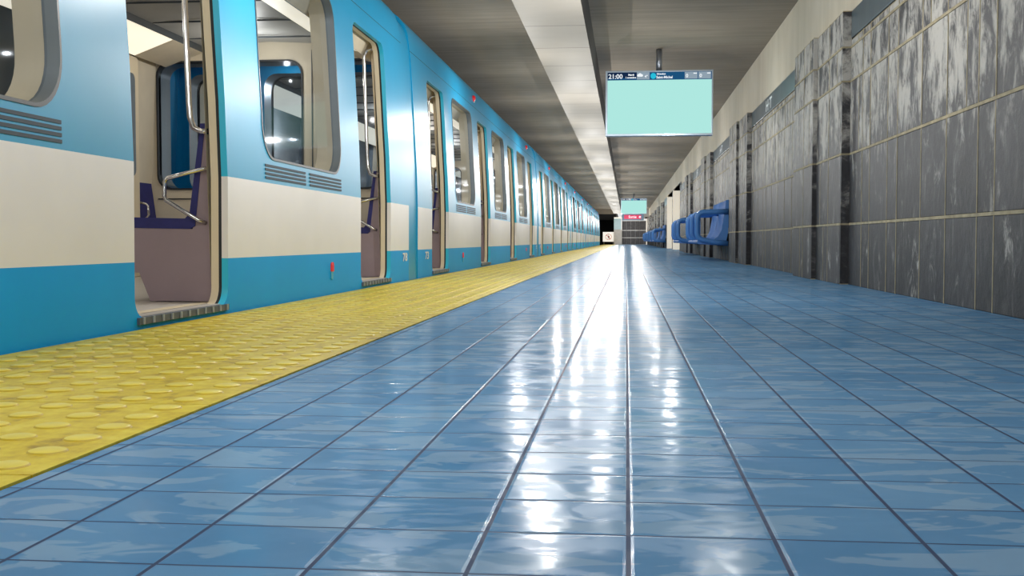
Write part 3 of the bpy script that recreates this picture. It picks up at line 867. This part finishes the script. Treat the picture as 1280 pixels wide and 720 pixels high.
# ------------------------------------------------------------------ far end things
s = empty('exit_sign', (.54, YEND - .16, 2.27)); tag(s, 'red exit sign with white lettering on the blue-grey lintel at the platform end', 'sign')
mb = MB(); mb.box(-.75, .75, 0, .035, 0, .36, 'exit_red', .006); mb.build('sign_board', s)
mb = MB(); text_into(mb, 'Sortie', .3, (-.36, -.004, .09), (1, 0, 0), (0, 0, 1), 'pink_text', 'LEFT', .95, .006)
n = 20; k = len(mb.v); mb.v += [(.64 + .09 * math.cos(2 * PI * i / n), -.004, .18 + .09 * math.sin(2 * PI * i / n)) for i in range(n)]; mb.face(list(range(k, k + n)), 'pink_text')
mb.build('lettering', s, fix=False)

s = empty('no_entry_panel', (-1.58, YEND - .3, 0)); tag(s, 'white no pedestrians panel standing at the tunnel mouth beyond the yellow strip', 'sign')
mb = MB(); mb.box(-.5, .5, 0, .04, .27, 1.12, 'white_sheet', .008); mb.build('panel', s)
mb = MB(); cx, cz = 0, .69
def circ(r, yy, m, n=28):
    k = len(mb.v); mb.v.extend([(cx + r * math.cos(2 * PI * i / n), yy, cz + r * math.sin(2 * PI * i / n)) for i in range(n)]); mb.face(list(range(k, k + n)), m)
circ(.28, -.002, 'red_ring'); circ(.235, -.003, 'white_sheet')
k = len(mb.v)
for px, pz, qx, qz, w in ((.02, .03, -.07, -.17, .03), (.02, .03, .06, -.17, .03), (.02, .0, .02, .11, .045), (.02, .1, -.08, .0, .02), (.02, .1, .1, .02, .02)):
    d = Vector((qx - px, qz - pz)).normalized(); nn = Vector((-d.y, d.x)) * w
    mb.quad((cx + px - nn.x, -.0035, cz + pz - nn.y), (cx + px + nn.x, -.0035, cz + pz + nn.y), (cx + qx + nn.x, -.0035, cz + qz + nn.y), (cx + qx - nn.x, -.0035, cz + qz - nn.y), 'pict_dark')
k = len(mb.v); mb.v += [(cx + .02 + .035 * math.cos(2 * PI * i / 14), -.0035, cz + .165 + .035 * math.sin(2 * PI * i / 14)) for i in range(14)]; mb.face(list(range(k, k + 14)), 'pict_dark')
d = .19; w = .02
mb.quad((cx - d - w, -.0045, cz + d - w), (cx - d + w, -.0045, cz + d + w), (cx + d + w, -.0045, cz - d + w), (cx + d - w, -.0045, cz - d - w), 'red_ring')
mb.build('pictogram', s, fix=False)
for q in (-.4, .4):
    mb = MB(); mb.tube([(q, .06, 0), (q, .06, 1.1)], .025, 'steel_dark', 8); mb.build('post', s, fix=False)

mb = MB(); mb.box(1.62, 1.98, 98.9, 99.2, 2.30, 2.42, 'black', .02)
o = mb.build('wall_box'); tag(o, 'small black box fixed high on the wall by the pale end post', 'box')

# ------------------------------------------------------------------ lights
def point(name, loc, e, r=0.0, col=(1, .95, .86)):
    l = bpy.data.lights.new(name, 'POINT'); l.energy = e; l.color = col; l.shadow_soft_size = r
    o = bpy.data.objects.new(name, l); o.location = loc; COL.objects.link(o); return o
LC = (1, .975, .94)
for i in range(26):
    point('platform_unseen_light', ((-.80, -1.35)[i % 2], -6.0 + i * 4.0, 1.9), 46, .0, LC); point('platform_unseen_light', ((-.25, .6)[i % 2], -5.0 + i * 4.0, 1.9), 34, .0, LC)  # unseen rows without fixtures, added to brighten the platform evenly
point('platform_unseen_light', (-.57, 8.3, 1.9), 42, .0, LC); point('platform_unseen_light', (.5, 97.0, 1.7), 90, 0, LC); point('platform_unseen_light', (-.8, 96.8, 1.7), 90, 0, LC)  # first one for the floor highlight; other two added to brighten the end wall
for c in cars:
    for q in (-6.6, -3.0, 0.0, 3.0, 6.6):
        l = point('car_fill', (CX, q, 1.95), 11, .0, (1, .96, .9)); l.parent = c  # added fill inside the cars, on top of the ceiling light panels
for o0, o1 in OPEN: point('passage_lamp', (3.0, (o0 + o1) / 2, 2.2), 40, .05)
for i in range(18): point('track_fill', (-5.0, 2.0 + i * 5.0, 2.0), 20, .0, LC)  # added behind the train to brighten the wall seen through its windows
for i in range(5):
    l = point('car_fill', (CX, PITCH / 2, 2.0), 2, .0, LC); l.parent = cars[i]  # added fill in the coupling gaps, brightens the view through the end windows
w = bpy.data.worlds.new('world'); SC.world = w; w.use_nodes = True
bg = w.node_tree.nodes['Background']; bg.inputs[0].default_value = (.62, .62, .61, 1); bg.inputs[1].default_value = 1.35

SC.view_settings.view_transform = 'Standard'; SC.view_settings.look = 'None'; SC.view_settings.exposure = 0; SC.view_settings.gamma = 1
SC.cycles.use_denoising = True
try: SC.cycles.denoiser = 'OPENIMAGEDENOISE'
except Exception: pass
SC.cycles.max_bounces = 8; SC.cycles.diffuse_bounces = 4; SC.cycles.glossy_bounces = 4; SC.cycles.transparent_max_bounces = 16
SC.cycles.sample_clamp_indirect = 4.0
SC.cycles.caustics_reflective = False; SC.cycles.caustics_refractive = False
